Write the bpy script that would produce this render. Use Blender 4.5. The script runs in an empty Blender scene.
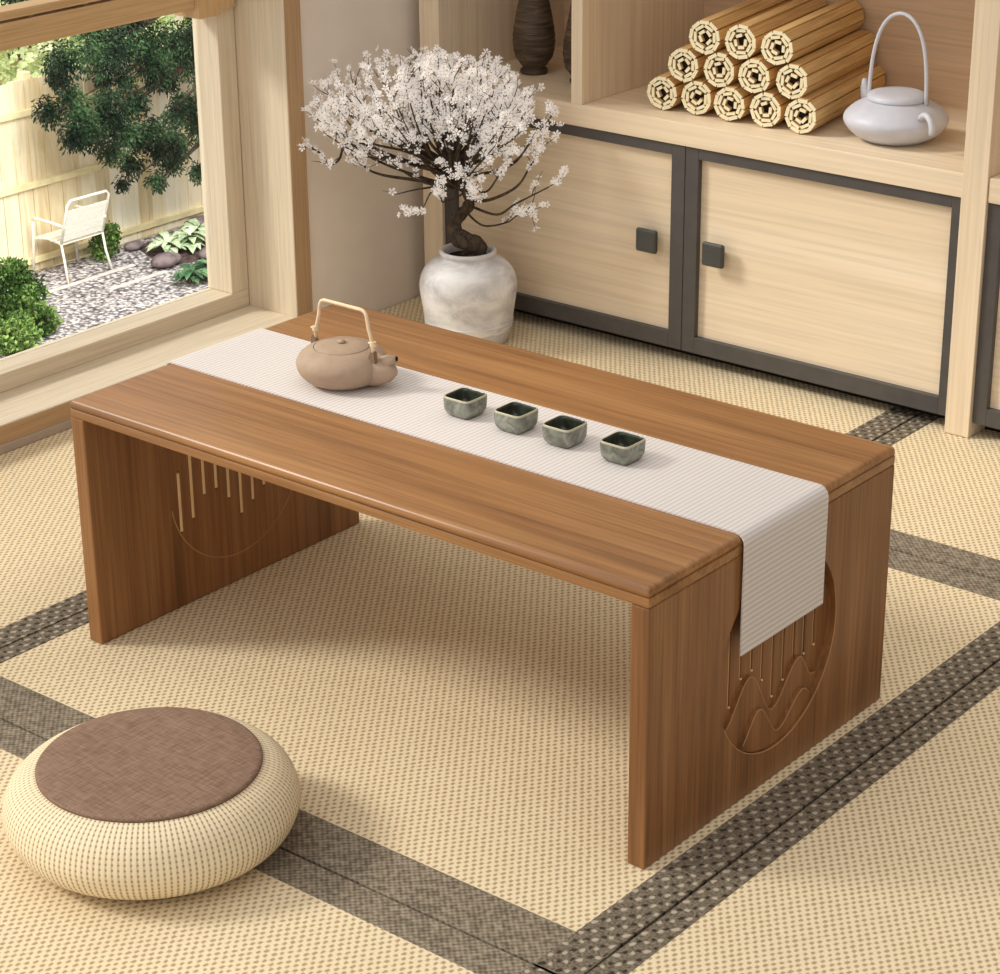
import bpy, bmesh, math, random
from mathutils import Vector, Matrix
random.seed(7)
PI = math.pi
C = bpy.context.scene.collection

# ------------------------------------------------------------ node materials
class NT:
    def __init__(s, name, rough=0.5, spec=0.4):
        s.m = bpy.data.materials.new(name); s.m.use_nodes = True
        s.t = s.m.node_tree; s.b = s.t.nodes['Principled BSDF']
        s.b.inputs['Roughness'].default_value = rough
        s.b.inputs['Specular IOR Level'].default_value = spec
    def n(s, typ, **kw):
        x = s.t.nodes.new(typ)
        for k, v in kw.items():
            if k in x.inputs: s.put(x.inputs[k], v)
            else: setattr(x, k, v)
        return x
    def put(s, inp, v):
        if isinstance(v, bpy.types.NodeSocket): s.t.links.new(v, inp)
        else: inp.default_value = v
    def math(s, op, a, b=None, c=None, clamp=False):
        x = s.t.nodes.new('ShaderNodeMath'); x.operation = op; x.use_clamp = clamp
        s.put(x.inputs[0], a)
        if b is not None: s.put(x.inputs[1], b)
        if c is not None: s.put(x.inputs[2], c)
        return x.outputs[0]
    def obj(s, scale=(1, 1, 1), rot=(0, 0, 0), uv=False):
        tc = s.t.nodes.new('ShaderNodeTexCoord'); mp = s.t.nodes.new('ShaderNodeMapping')
        s.t.links.new(tc.outputs['UV' if uv else 'Object'], mp.inputs[0])
        mp.inputs['Scale'].default_value = scale; mp.inputs['Rotation'].default_value = rot
        return mp.outputs[0]
    def xyz(s, v):
        x = s.t.nodes.new('ShaderNodeSeparateXYZ'); s.t.links.new(v, x.inputs[0]); return x.outputs
    def noise(s, v, scale, detail=3, rough=0.5, dist=0):
        x = s.t.nodes.new('ShaderNodeTexNoise'); s.t.links.new(v, x.inputs['Vector'])
        x.inputs['Scale'].default_value = scale; x.inputs['Detail'].default_value = detail
        x.inputs['Roughness'].default_value = rough; x.inputs['Distortion'].default_value = dist
        return x.outputs['Fac']
    def voro(s, v, scale, feature='F1', out='Distance'):
        x = s.t.nodes.new('ShaderNodeTexVoronoi'); x.feature = feature
        s.t.links.new(v, x.inputs['Vector']); x.inputs['Scale'].default_value = scale
        return x.outputs[out]
    def ramp(s, f, stops):
        x = s.t.nodes.new('ShaderNodeValToRGB'); s.t.links.new(f, x.inputs[0])
        e = x.color_ramp.elements
        while len(e) < len(stops): e.new(0.5)
        for i, (p, c) in enumerate(stops):
            e[i].position = p; e[i].color = lin(c)
        return x.outputs[0]
    def mix(s, f, a, b, mode='MIX'):
        x = s.t.nodes.new('ShaderNodeMix'); x.data_type = 'RGBA'; x.blend_type = mode
        s.put(x.inputs[0], f); s.put(x.inputs[6], a); s.put(x.inputs[7], b)
        return x.outputs[2]
    def col(s, v): s.put(s.b.inputs['Base Color'], v); return s
    def bump(s, h, strength=0.3, dist=0.002):
        x = s.t.nodes.new('ShaderNodeBump'); s.t.links.new(h, x.inputs['Height'])
        x.inputs['Strength'].default_value = strength; x.inputs['Distance'].default_value = dist
        s.t.links.new(x.outputs[0], s.b.inputs['Normal']); return s

def lin(c):
    def f(u):
        u /= 255.0
        return u / 12.92 if u <= 0.04045 else ((u + 0.055) / 1.055) ** 2.4
    return (f(c[0]), f(c[1]), f(c[2]), 1)

def wood(name, dark, mid, light, axis, scale=1.0, rough=0.42, spec=0.4, fine=0.35, gap=0.25, streak=0.8):
    w = NT(name, rough, spec)
    a = {'x': (0.06, 1, 1), 'y': (1, 0.06, 1), 'z': (1, 1, 0.06)}[axis]
    v = w.obj(tuple(scale * k for k in a))
    n1 = w.noise(v, 9, 4, 0.55, 1.2)
    v2 = w.obj(tuple(scale * (k if k == 1 else 0.02) for k in a))
    n2 = w.noise(v2, 170, 3, 0.6, 0.2)
    n3 = w.noise(v, 34, 3, 0.5, 0.6)
    f = w.math('ADD', w.math('MULTIPLY', n1, 1 - fine), w.math('MULTIPLY', n3, fine))
    c = w.ramp(f, [(0.5 - gap, dark), (0.5, mid), (0.5 + gap, light)])
    s = w.ramp(n2, [(0.35, (205, 205, 205)), (0.6, (255, 255, 255))])
    w.col(w.mix(streak, c, s, 'MULTIPLY')).bump(n2, 0.12, 0.001)
    return w.m

def plain(name, c, rough=0.5, spec=0.4, var=0.06, scale=30):
    w = NT(name, rough, spec); v = w.obj()
    n = w.noise(v, scale, 3)
    d = tuple(max(0, k * (1 - var)) for k in c); l = tuple(min(255, k * (1 + var)) for k in c)
    w.col(w.ramp(n, [(0.3, d), (0.7, l)])).bump(n, 0.1, 0.001)
    return w.m

M = {}
for ax in 'xyz':
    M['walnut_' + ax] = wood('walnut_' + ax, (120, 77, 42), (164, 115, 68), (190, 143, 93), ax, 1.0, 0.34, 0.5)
    M['leg_' + ax] = wood('walnut_leg_' + ax, (106, 68, 38), (146, 100, 60), (172, 125, 80), ax, 1.0, 0.36, 0.4)  # darker walnut: shade on the legs put into the colour
    M['maple_' + ax] = wood('maple_' + ax, (224, 200, 168), (233, 213, 184), (240, 223, 198), ax, 0.7, 0.5, 0.3, 0.3, 0.34, 0.35)
    M['ash_' + ax] = wood('ash_' + ax, (214, 196, 168), (227, 211, 185), (236, 223, 200), ax, 1.4, 0.5, 0.3, 0.35, 0.3, 0.4)
    M['ochre_' + ax] = wood('ochre_' + ax, (196, 158, 112), (212, 176, 130), (224, 192, 148), ax, 1.4, 0.5, 0.3, 0.35, 0.3, 0.5)
for ax in 'yz': M['trim_' + ax] = wood('trim_' + ax, (176, 142, 106), (190, 156, 118), (202, 170, 132), ax, 1.4, 0.5, 0.3, 0.35, 0.3, 0.5)  # darker wood that paints shade on casing and sill fronts
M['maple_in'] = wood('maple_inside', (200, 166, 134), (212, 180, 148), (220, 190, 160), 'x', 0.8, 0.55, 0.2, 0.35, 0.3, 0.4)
M['ring'] = plain('moon_line_and_lit_edge_wood', (176, 130, 86), 0.4, 0.4, 0.03)  # pale wood for the moon line and the painted lit edges
M['slot_light'] = plain('pale_slot_light', (236, 204, 156), 0.4, 0.4, 0.03)  # pale tone standing in for light through the leg slots
M['dark_frame'] = plain('dark_grey_lacquer', (78, 74, 72), 0.45, 0.4, 0.04)
M['handle'] = plain('handle_black', (66, 66, 64), 0.4, 0.5, 0.04)
M['wall'] = plain('cream_plaster', (238, 226, 212), 0.85, 0.1, 0.012, 12)
M['base'] = plain('baseboard_taupe', (176, 160, 144), 0.7, 0.2, 0.02)
M['shadow'] = plain('dark_recess', (40, 34, 30), 0.8, 0.1)

def tatami():
    w = NT('rush_weave', 0.75, 0.15); x, y, z = w.xyz(w.obj())
    p, q = 0.0116, 0.0078
    a = w.math('MULTIPLY', x, 1 / p); b = w.math('MULTIPLY', y, 0.5 / q)
    wob = w.math('MULTIPLY', w.noise(w.obj(), 90, 2), 0.5)
    u = w.math('ADD', w.math('ADD', a, b), wob); v = w.math('SUBTRACT', a, b)
    c1 = w.math('COSINE', w.math('MULTIPLY', u, 2 * PI)); c2 = w.math('COSINE', w.math('MULTIPLY', v, 2 * PI))
    wob2 = w.math('MULTIPLY', w.math('SUBTRACT', w.noise(w.obj((1, 1, 1)), 160, 2), 0.5), 0.9)
    ss = w.math('ADD', w.math('MULTIPLY', w.math('ADD', c1, c2), 0.5), wob2)
    mr_ = w.n('ShaderNodeMapRange'); w.t.links.new(ss, mr_.inputs[0]); mr_.interpolation_type = 'SMOOTHSTEP'
    mr_.inputs[1].default_value = -0.15; mr_.inputs[2].default_value = 0.85
    s = mr_.outputs[0]
    big = w.noise(w.obj(), 7, 3); med = w.noise(w.obj((1, 5, 1)), 60, 2)
    base = w.mix(big, lin((230, 212, 176)), lin((240, 224, 192)))
    base = w.mix(w.math('MULTIPLY', med, 0.35), base, lin((212, 188, 144)))
    w.col(w.mix(w.math('MULTIPLY', s, 0.72), base, lin((150, 118, 78))))
    w.bump(w.math('SUBTRACT', 1.0, s), 0.5, 0.0015)
    return w.m
M['tatami'] = tatami()
def border(name, rot):
    w = NT(name, 0.8, 0.15); x, y, z = w.xyz(w.obj())
    wv = w.noise(w.obj(), 260, 2); wb = w.math('MULTIPLY', w.noise(w.obj(), 70, 2), 0.8)
    def lat(p, q, ox, oy, lo, hi):
        a = w.math('MULTIPLY', w.math('ADD', x, ox), 1 / p); b = w.math('MULTIPLY', w.math('ADD', y, oy), 0.5 / q)
        c1 = w.math('COSINE', w.math('MULTIPLY', w.math('ADD', w.math('ADD', a, b), wb), 2 * PI)); c2 = w.math('COSINE', w.math('MULTIPLY', w.math('SUBTRACT', a, b), 2 * PI))
        m = w.n('ShaderNodeMapRange'); w.t.links.new(w.math('MULTIPLY', w.math('ADD', c1, c2), 0.5), m.inputs[0]); m.interpolation_type = 'SMOOTHSTEP'
        m.inputs[1].default_value = lo; m.inputs[2].default_value = hi; return m.outputs[0]
    base = w.ramp(wv, [(0.35, (92, 82, 68)), (0.65, (136, 124, 107))])
    c = w.mix(w.math('MULTIPLY', lat(.0230, .0140, 0, 0, .45, .9), .75), base, lin((196, 184, 164)))
    c = w.mix(w.math('MULTIPLY', lat(.0230, .0140, .0075, .004, .5, .9), .85), c, lin((44, 37, 30)))
    w.col(c).bump(wv, 0.5, 0.001)
    return w.m
M['border'] = border('cloth_border_motif', 0)
def border2():
    w = NT('cloth_border_plain', 0.8, 0.15); x, y, z = w.xyz(w.obj())
    a = w.math('SINE', w.math('MULTIPLY', x, 2 * PI / 0.009)); b = w.math('SINE', w.math('MULTIPLY', y, 2 * PI / 0.009))
    n = w.noise(w.obj(), 120, 3)
    f = w.math('ADD', w.math('MULTIPLY', w.math('MULTIPLY', a, b), 0.18), n)
    w.col(w.ramp(f, [(0.3, (98, 88, 74)), (0.5, (130, 118, 101)), (0.75, (160, 147, 128))])).bump(f, 0.4, 0.001)
    return w.m
M['border_x'] = border2()

def runner():
    w = NT('ribbed_linen', 0.85, 0.1); x, y, z = w.xyz(w.obj())
    # ribs run across the cloth on the flat and on the hanging ends alike
    s = w.math('ADD', w.math('SINE', w.math('MULTIPLY', w.math('SUBTRACT', x, z), 2 * PI / 0.0074)), 0)
    f = w.math('ADD', w.math('MULTIPLY', s, 0.5), 0.5)
    w.col(w.mix(f, lin((206, 197, 191)), lin((226, 219, 215)))).bump(f, 0.3, 0.0012)
    return w.m
M['runner'] = runner()

def wovenrope():
    w = NT('woven_straw', 0.75, 0.15); u, v, z = w.xyz(w.obj(uv=True))
    a = w.math('COSINE', w.math('MULTIPLY', u, 2 * PI * 150))
    b = w.math('COSINE', w.math('MULTIPLY', v, 2 * PI / 0.0066))
    s = w.math('MULTIPLY', w.math('POWER', w.math('MAXIMUM', a, 0), 1.2), w.math('ADD', 0.45, w.math('MULTIPLY', w.math('MAXIMUM', b, 0), 0.75)), clamp=True)
    n = w.noise(w.obj(), 8, 2)
    base = w.mix(n, lin((230, 211, 174)), lin((241, 226, 195)))
    w.col(w.mix(w.math('MULTIPLY', s, 0.8), base, lin((128, 98, 64)))).bump(w.math('SUBTRACT', 1.0, s), 0.5, 0.002)
    return w.m
M['straw'] = wovenrope()
def brownlinen():
    w = NT('brown_linen', 0.9, 0.08)
    n1 = w.noise(w.obj((1, 0.08, 1)), 520, 2); n2 = w.noise(w.obj((0.08, 1, 1)), 520, 2)
    f = w.math('MULTIPLY', w.math('ADD', n1, n2), 0.5)
    w.col(w.ramp(f, [(0.35, (118, 92, 76)), (0.65, (152, 126, 108))])).bump(f, 0.3, 0.001)
    return w.m
M['linen'] = brownlinen()
M['clay'] = plain('tan_clay', (172, 148, 126), 0.6, 0.3, 0.03, 60)
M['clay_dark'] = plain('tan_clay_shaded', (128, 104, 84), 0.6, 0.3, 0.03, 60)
M['cane'] = plain('pale_cane', (232, 208, 172), 0.5, 0.3, 0.05, 90)
M['grey_glaze'] = plain('pale_grey_ceramic', (198, 199, 208), 0.42, 0.4, 0.02, 40)
def celadon():
    w = NT('grey_green_glaze', 0.22, 0.6); v = w.obj()
    n = w.noise(v, 55, 4, 0.6, 0.8); x, y, z = w.xyz(v)
    c = w.ramp(n, [(0.3, (88, 88, 76)), (0.5, (122, 124, 112)), (0.72, (160, 161, 150))])
    rim = w.math('GREATER_THAN', z, 0.0262)
    w.col(w.mix(rim, c, lin((186, 178, 150))))
    return w.m
M['celadon'] = celadon()
M['celadon_shade'] = plain('shaded_green_glaze', (56, 60, 50), 0.18, 0.6, 0.2, 60)  # darker glaze paints the shade inside the cups
def whitepot():
    w = NT('weathered_white_glaze', 0.55, 0.3); v = w.obj((1, 1, 1.6)); u, vv, zz = w.xyz(w.obj())
    n = w.noise(v, 14, 6, 0.65, 0.4); n2 = w.noise(w.obj((1, 1, 6)), 40, 3)
    c = w.ramp(n, [(0.34, (190, 187, 189)), (0.5, (220, 217, 217)), (0.62, (238, 236, 236))])
    low = w.math('LESS_THAN', w.math('ADD', zz, w.math('MULTIPLY', w.math('SUBTRACT', n2, 0.5), 0.02)), 0.03)
    c = w.mix(w.math('MULTIPLY', low, 0.5), c, lin((160, 152, 142)))
    w.col(c).bump(n, 0.25, 0.003)
    return w.m
M['pot'] = whitepot()
M['soil'] = plain('dark_potting_soil', (52, 42, 34), 0.95, 0.05, 0.3, 120)
def bark():
    w = NT('dark_bark', 0.85, 0.15); n = w.noise(w.obj((1, 1, 0.4)), 120, 5, 0.6, 1.0)
    w.col(w.ramp(n, [(0.3, (42, 34, 28)), (0.7, (98, 84, 70))])).bump(n, 0.8, 0.003)
    return w.m
M['bark'] = bark()
M['petal'] = plain('glowing_white_petals', (252, 248, 244), 0.7, 0.15, 0.01)
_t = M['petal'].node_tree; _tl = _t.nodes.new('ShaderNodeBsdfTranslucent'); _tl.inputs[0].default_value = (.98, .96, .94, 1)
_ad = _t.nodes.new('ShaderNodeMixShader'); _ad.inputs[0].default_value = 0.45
_t.nodes['Principled BSDF'].inputs['Emission Color'].default_value = (1, .97, .94, 1); _t.nodes['Principled BSDF'].inputs['Emission Strength'].default_value = 0.22  # petals glow slightly to stay white in the shaded corner
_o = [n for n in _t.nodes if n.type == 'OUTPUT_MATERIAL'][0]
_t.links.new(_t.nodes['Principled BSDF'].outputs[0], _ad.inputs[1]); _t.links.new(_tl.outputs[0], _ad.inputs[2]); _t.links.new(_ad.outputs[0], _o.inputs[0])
M['stamen'] = plain('blossom_centre', (150, 96, 80), 0.7, 0.1)
def darkvase():
    w = NT('dark_turned_wood', 0.6, 0.25); n = w.noise(w.obj((0.5, 0.5, 6)), 26, 4, 0.6, 1.0)
    w.col(w.ramp(n, [(0.32, (58, 47, 38)), (0.55, (92, 77, 62)), (0.72, (122, 105, 86))])).bump(n, 0.5, 0.003)
    return w.m
M['vase'] = darkvase()
M['bamboo'] = wood('bamboo_skin', (216, 174, 112), (232, 192, 132), (242, 208, 152), 'y', 2.5, 0.5, 0.3)
M['bamboo_end'] = plain('bamboo_cut_end', (240, 230, 194), 0.7, 0.2, 0.03)
def glassmat():
    m = bpy.data.materials.new('window_glass'); m.use_nodes = True; t = m.node_tree
    t.nodes.clear(); o = t.nodes.new('ShaderNodeOutputMaterial'); tr = t.nodes.new('ShaderNodeBsdfTransparent')
    g = t.nodes.new('ShaderNodeBsdfGlossy'); g.inputs['Roughness'].default_value = 0.02
    mx = t.nodes.new('ShaderNodeMixShader'); fr = t.nodes.new('ShaderNodeFresnel'); fr.inputs[0].default_value = 1.15
    tr.inputs[0].default_value = (0.98, 0.99, 0.98, 1)
    t.links.new(fr.outputs[0], mx.inputs[0]); t.links.new(tr.outputs[0], mx.inputs[1]); t.links.new(g.outputs[0], mx.inputs[2])
    t.links.new(mx.outputs[0], o.inputs[0]); return m
M['glass'] = glassmat()
# outdoors
def gravel():
    w = NT('grey_gravel', 0.9, 0.1); v = w.obj()
    cell = w.voro(v, 26, 'F1', 'Color'); d = w.voro(v, 26); big = w.noise(v, 1.3, 3)
    g = w.t.nodes.new('ShaderNodeRGBToBW'); w.t.links.new(cell, g.inputs[0])
    c = w.ramp(g.outputs[0], [(0.1, (128, 120, 124)), (0.45, (202, 194, 196)), (0.85, (246, 240, 238))])
    k = w.ramp(d, [(0.3, (255, 255, 255)), (0.8, (90, 82, 88))])
    c = w.mix(0.85, c, k, 'MULTIPLY')
    w.col(c).bump(w.math('SUBTRACT', 1.0, d), 0.7, 0.03)
    return w.m
M['gravel'] = gravel()
M['ground'] = plain('pale_garden_earth', (196, 184, 160), 0.95, 0.05, 0.15, 1.2)
M['garden_soil'] = plain('dark_garden_soil', (84, 70, 70), 0.95, 0.05, 0.35, 14)
M['rock'] = plain('mauve_grey_rock', (120, 106, 108), 0.9, 0.1, 0.25, 9)
M['edge_stone'] = plain('pale_edge_stone', (216, 204, 198), 0.9, 0.1, 0.1, 9)
def fencewood():
    w = NT('weathered_fence_wood', 0.85, 0.1); x, y, z = w.xyz(w.obj())
    bid = w.math('FLOOR', w.math('MULTIPLY', y, 1 / 0.19))
    wn = w.t.nodes.new('ShaderNodeTexWhiteNoise'); wn.noise_dimensions = '1D'; w.t.links.new(bid, wn.inputs['W'])
    n = w.noise(w.obj((1, 1, 0.15)), 9, 4, 0.6, 1.0)
    c = w.ramp(w.math('ADD', w.math('MULTIPLY', n, 0.6), w.math('MULTIPLY', wn.outputs[0], 0.4)), [(0.25, (220, 196, 152)), (0.5, (244, 228, 196)), (0.75, (254, 246, 226))])
    w.col(c); return w.m
M['fence'] = fencewood()
M['rail'] = plain('fence_rail_wood', (240, 222, 176), 0.85, 0.1, 0.08, 4)
def leafm(name, a, b, c, sc=2.5):
    w = NT(name, 0.6, 0.2); v = w.obj(); n = w.noise(v, sc, 3); n2 = w.noise(v, sc * 14, 1)
    f = w.math('ADD', w.math('MULTIPLY', n, 0.6), w.math('MULTIPLY', n2, 0.4))
    w.col(w.ramp(f, [(0.36, a), (0.5, b), (0.64, c)])); return w.m
M['yew'] = leafm('dark_evergreen_needles', (8, 16, 12), (24, 44, 28), (76, 106, 68))
M['box'] = leafm('boxwood_leaves', (22, 44, 18), (66, 98, 42), (150, 178, 96))
M['hosta'] = leafm('hosta_leaves', (120, 150, 108), (190, 208, 168), (240, 244, 222), 6)
M['hosta_dark'] = leafm('dark_hosta_leaves', (34, 62, 44), (74, 112, 78), (150, 180, 130), 6)
M['pale_leaf'] = leafm('pale_hedge_leaves', (150, 176, 110), (210, 222, 168), (244, 246, 214), 2)
M['white_metal'] = plain('cream_enamel', (240, 238, 226), 0.4, 0.4, 0.02)
M['roof'] = plain('dark_brown_roofing', (88, 76, 72), 0.85, 0.1, 0.15, 5)
M['gutter'] = plain('pale_gutter', (230, 226, 222), 0.6, 0.3, 0.02)

# ------------------------------------------------------------ mesh helpers
class MB:
    """collects shapes (world coordinates) into one mesh"""
    def __init__(s): s.bm = bmesh.new(); s.uv = s.bm.loops.layers.uv.new('UVMap')
    def box(s, x0, x1, y0, y1, z0, z1, bev=0, mi=0, seg=2):
        r = bmesh.ops.create_cube(s.bm, size=1)
        vs = r['verts']
        for v in vs: v.co = Vector(((x0 + x1) / 2 + v.co.x * (x1 - x0), (y0 + y1) / 2 + v.co.y * (y1 - y0), (z0 + z1) / 2 + v.co.z * (z1 - z0)))
        fs = {f for v in vs for f in v.link_faces}
        for f in fs: f.material_index = mi
        if bev:
            es = {e for v in vs for e in v.link_edges}
            bmesh.ops.bevel(s.bm, geom=list(es), offset=bev, segments=seg, profile=0.5, affect='EDGES')
        return s
    def face(s, pts, mi=0):
        f = s.bm.faces.new([s.bm.verts.new(p) for p in pts]); f.material_index = mi; return s
    def prism(s, pts, d, mi=0):
        """pts: ordered 3D outline, d: extrusion vector"""
        d = Vector(d)
        a = [s.bm.verts.new(p) for p in pts]; b = [s.bm.verts.new(Vector(p) + d) for p in pts]
        n = len(a); fs = [s.bm.faces.new(a), s.bm.faces.new(b[::-1])]
        for i in range(n): fs.append(s.bm.faces.new((a[i], b[i], b[(i + 1) % n], a[(i + 1) % n])))
        for f in fs: f.material_index = mi
        return s
    def tube(s, path, rad, n=10, mi=0, close=False):
        P = [Vector(p) for p in path]; m = len(P)
        R = rad if isinstance(rad, (list, tuple)) else [rad] * m
        up = None; rings = []
        for i in range(m):
            if close: t = P[(i + 1) % m] - P[i - 1]
            else: t = P[min(i + 1, m - 1)] - P[max(i - 1, 0)]
            if t.length < 1e-9: t = Vector((0, 0, 1))
            t.normalize()
            if up is None:
                up = t.orthogonal().normalized()
            up = (up - t * up.dot(t))
            if up.length < 1e-6: up = t.orthogonal()
            up.normalize(); w = t.cross(up)
            rings.append([s.bm.verts.new(P[i] + (up * math.cos(2 * PI * k / n) + w * math.sin(2 * PI * k / n)) * R[i]) for k in range(n)])
        rr = m if close else m - 1
        for i in range(rr):
            a, b = rings[i], rings[(i + 1) % m]
            for k in range(n):
                f = s.bm.faces.new((a[k], a[(k + 1) % n], b[(k + 1) % n], b[k])); f.material_index = mi; f.smooth = True
        if not close:
            f = s.bm.faces.new(rings[0][::-1]); f.material_index = mi
            f = s.bm.faces.new(rings[-1]); f.material_index = mi
        return s
    def lathe(s, c, prof, n=64, mi=0, caps=True, sq=None):
        """prof: (r, z) from bottom to top; sq: superellipse exponent for squarish shapes"""
        cx, cy, cz = c; rings = []; L = [0]
        for i in range(1, len(prof)): L.append(L[-1] + math.hypot(prof[i][0] - prof[i - 1][0], prof[i][1] - prof[i - 1][1]))
        for r, z in prof:
            ring = []
            for k in range(n):
                a = 2 * PI * k / n; ca, sa = math.cos(a), math.sin(a)
                q = 1.0
                if sq: q = (abs(ca) ** sq + abs(sa) ** sq) ** (-1.0 / sq)
                ring.append(s.bm.verts.new((cx + r * q * ca, cy + r * q * sa, cz + z)))
            rings.append(ring)
        for i in range(len(rings) - 1):
            for k in range(n):
                f = s.bm.faces.new((rings[i][k], rings[i][(k + 1) % n], rings[i + 1][(k + 1) % n], rings[i + 1][k]))
                f.smooth = True; f.material_index = mi
                for lp, (uu, vv) in zip(f.loops, ((k, i), (k + 1, i), (k + 1, i + 1), (k, i + 1))): lp[s.uv].uv = (uu / n, L[vv])
        if caps:
            if prof[0][0] > 1e-6: s.bm.faces.new(rings[0][::-1]).material_index = mi
            if prof[-1][0] > 1e-6: s.bm.faces.new(rings[-1]).material_index = mi
        return s
    def blob(s, c, r, mi=0, seg=3, noise=0.0):
        x = bmesh.ops.create_icosphere(s.bm, subdivisions=seg, radius=1)
        for v in x['verts']:
            k = 1 + random.uniform(-noise, noise)
            v.co = Vector((c[0] + v.co.x * r[0] * k, c[1] + v.co.y * r[1] * k, c[2] + v.co.z * r[2] * k))
            for f in v.link_faces: f.smooth = True; f.material_index = mi
        return s
    def build(s, name, mats, parent=None, smooth=None):
        if not isinstance(mats, (list, tuple)): mats = [mats]
        bmesh.ops.recalc_face_normals(s.bm, faces=s.bm.faces[:]) if smooth is None else None
        me = bpy.data.meshes.new(name)
        o = bpy.data.objects.new(name, me); C.objects.link(o)
        off = world_loc(parent) if parent else Vector((0, 0, 0))
        s.bm.transform(Matrix.Translation(-off)); s.bm.to_mesh(me); s.bm.free()
        for m in mats: me.materials.append(m)
        if parent: o.parent = parent
        return o

def world_loc(o):
    v = Vector((0, 0, 0))
    while o: v += o.location; o = o.parent
    return v
def tag(o, label=None, cat=None, group=None, kind=None):
    for k, v in (('label', label), ('category', cat), ('group', group), ('kind', kind)):
        if v: o[k] = v
    return o
def thing(name, label, cat, loc=(0, 0, 0), group=None, kind=None):
    o = bpy.data.objects.new(name, None); C.objects.link(o); o.location = loc; o.empty_display_size = 0.05
    return tag(o, label, cat, group, kind)
def struct(name, mb, m): return tag(mb.build(name, m), kind='structure')
def boolean(o, cutter):
    md = o.modifiers.new('cut', 'BOOLEAN'); md.object = cutter; md.operation = 'DIFFERENCE'; md.solver = 'EXACT'
    bpy.context.view_layer.update()
    dg = bpy.context.evaluated_depsgraph_get()
    me = bpy.data.meshes.new_from_object(o.evaluated_get(dg)); o.modifiers.clear(); o.data = me
    bpy.data.objects.remove(cutter)

def weighted(o, angle=35):
    for p in o.data.polygons: p.use_smooth = True
    o.data.set_sharp_from_angle(angle=math.radians(angle))
    return o

# ------------------------------------------------------------ floor: tatami mats with cloth borders
struct('floor', MB().box(-0.68, 2.6, -2.6, 2.0, -0.08, -0.022), M['soil'])
def mat(x0, x1, y0, y1, label, l=0, r=0, f=0, b=0):
    g = 0.0012; x0 += g; x1 -= g; y0 += g; y1 -= g
    g = 0; t = thing('tatami_mat', label, 'tatami mat', ((x0 + x1) / 2, (y0 + y1) / 2, -0.022), 'tatami mats of the floor')
    MB().box(x0 + .001, x1 - .001, y0 + .001, y1 - .001, -0.022, 0.0, 0.001, seg=1).build('rush_surface', M['tatami'], t)
    zt = 0.0005
    if f: MB().box(x0, x1, y0 + 0.0008, y0 + f, -0.02, zt, 0.0003, seg=1).build('cloth_border', M['border_x'], t)
    if b: MB().box(x0, x1, y1 - b, y1 - 0.0008, -0.02, zt, 0.0003, seg=1).build('cloth_border', M['border_x'], t)
    ya, yb = (y0 + 0.0 if not f else y0 + f), (y1 if not b else y1 - b)
    if l: MB().box(x0 + 0.0008, x0 + l, y0 + 0.0008, y1 - 0.0008, -0.02, zt + 0.0002, 0.0003, seg=1).build('cloth_border', M['border'], t)
    if r: MB().box(x1 - r, x1 - 0.0008, y0 + 0.0008, y1 - 0.0008, -0.02, zt + 0.0002, 0.0003, seg=1).build('cloth_border', M['border'], t)
mat(-0.083, 1.073, -0.236, 1.003, 'woven straw tatami mat the low table stands on', .036, .057, .08, .062)
mat(-0.083, 1.073, -1.60, -0.236, 'woven straw tatami mat under the near half of the round cushion', .0, .057, 0, .053)
mat(-0.678, -0.083, -1.60, 1.003, 'narrow woven straw tatami mat running along the garden window', 0, .05, 0, .0)
mat(-0.678, 0.498, 1.003, 1.93, 'woven straw tatami mat under the white plant pot and the double doors', 0, .054, .066, 0)
mat(0.498, 2.2, 1.003, 1.93, 'woven straw tatami mat in front of the pale cabinet post', .036, 0, .066, 0)
mat(1.073, 2.2, -1.60, 1.003, 'woven straw tatami mat beyond the right leg panel of the table', .037, 0, 0, 0)

# ------------------------------------------------------------ left wall with the deep window
w = MB()
w.box(-0.90, -0.68, 1.186, 2.05, -0.08, 2.3)
w.box(-0.90, -0.68, -2.6, 1.186, 2.0, 2.3)
w.box(-0.90, -0.68, -2.6, 1.186, -0.08, 0.03)
struct('wall_left', w, M['wall'])
struct('wall_back', MB().box(-0.68, 1.9, 1.955, 2.05, -0.08, 2.3), M['wall'])
struct('baseboard_left', MB().box(-0.68, -0.672, -2.6, 1.14, 0.0, 0.017, 0.002), M['base'])
win = tag(thing('window_1', None, None, (-0.75, 0, 0.0)), kind='structure')
MB().box(-0.898, -0.676, -2.6, 1.142, 0.017, 0.052, 0.002).build('window_sill', M['ash_y'], win)
MB().box(-0.898, -0.672, 1.142, 1.186, 0.0, 2.0, 0.0015).build('window_casing', [M['ash_z']], win)
MB().box(-0.672, -0.6705, 1.1425, 1.1855, 0.0, 2.0).build('casing_shade', M['trim_z'], win)  # thin darker skin painting shade on the room-side face
MB().box(-0.676, -0.6745, -2.6, 1.141, 0.0175, 0.0495).build('sill_shade', M['trim_y'], win)  # likewise shade painted along the sill front
MB().box(-0.898, -0.672, -2.6, 1.142, 1.955, 2.0, 0.0015).build('window_casing', M['ash_y'], win)
sf = MB(); sf.box(-0.872, -0.803, -2.58, 1.140, 0.052, 0.087, 0.0015); sf.build('sash_rail', M['ash_y'], win)
MB().box(-0.872, -0.803, 1.094, 1.140, 0.0872, 1.955, 0.0015).build('sash_stile', M['ash_z'], win)
MB().box(-0.872, -0.803, -1.45, -1.40, 0.0872, 1.955, 0.0015).build('sash_stile', M['ash_z'], win)
MB().box(-0.85, -0.80, -1.40, 1.037, 0.664, 0.711, 0.0015).build('middle_rail', M['ochre_y'], win)
mb = MB(); mb.box(-0.845, -0.80, -1.40, 1.037, 0.716, 0.731, 0.001)
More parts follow.
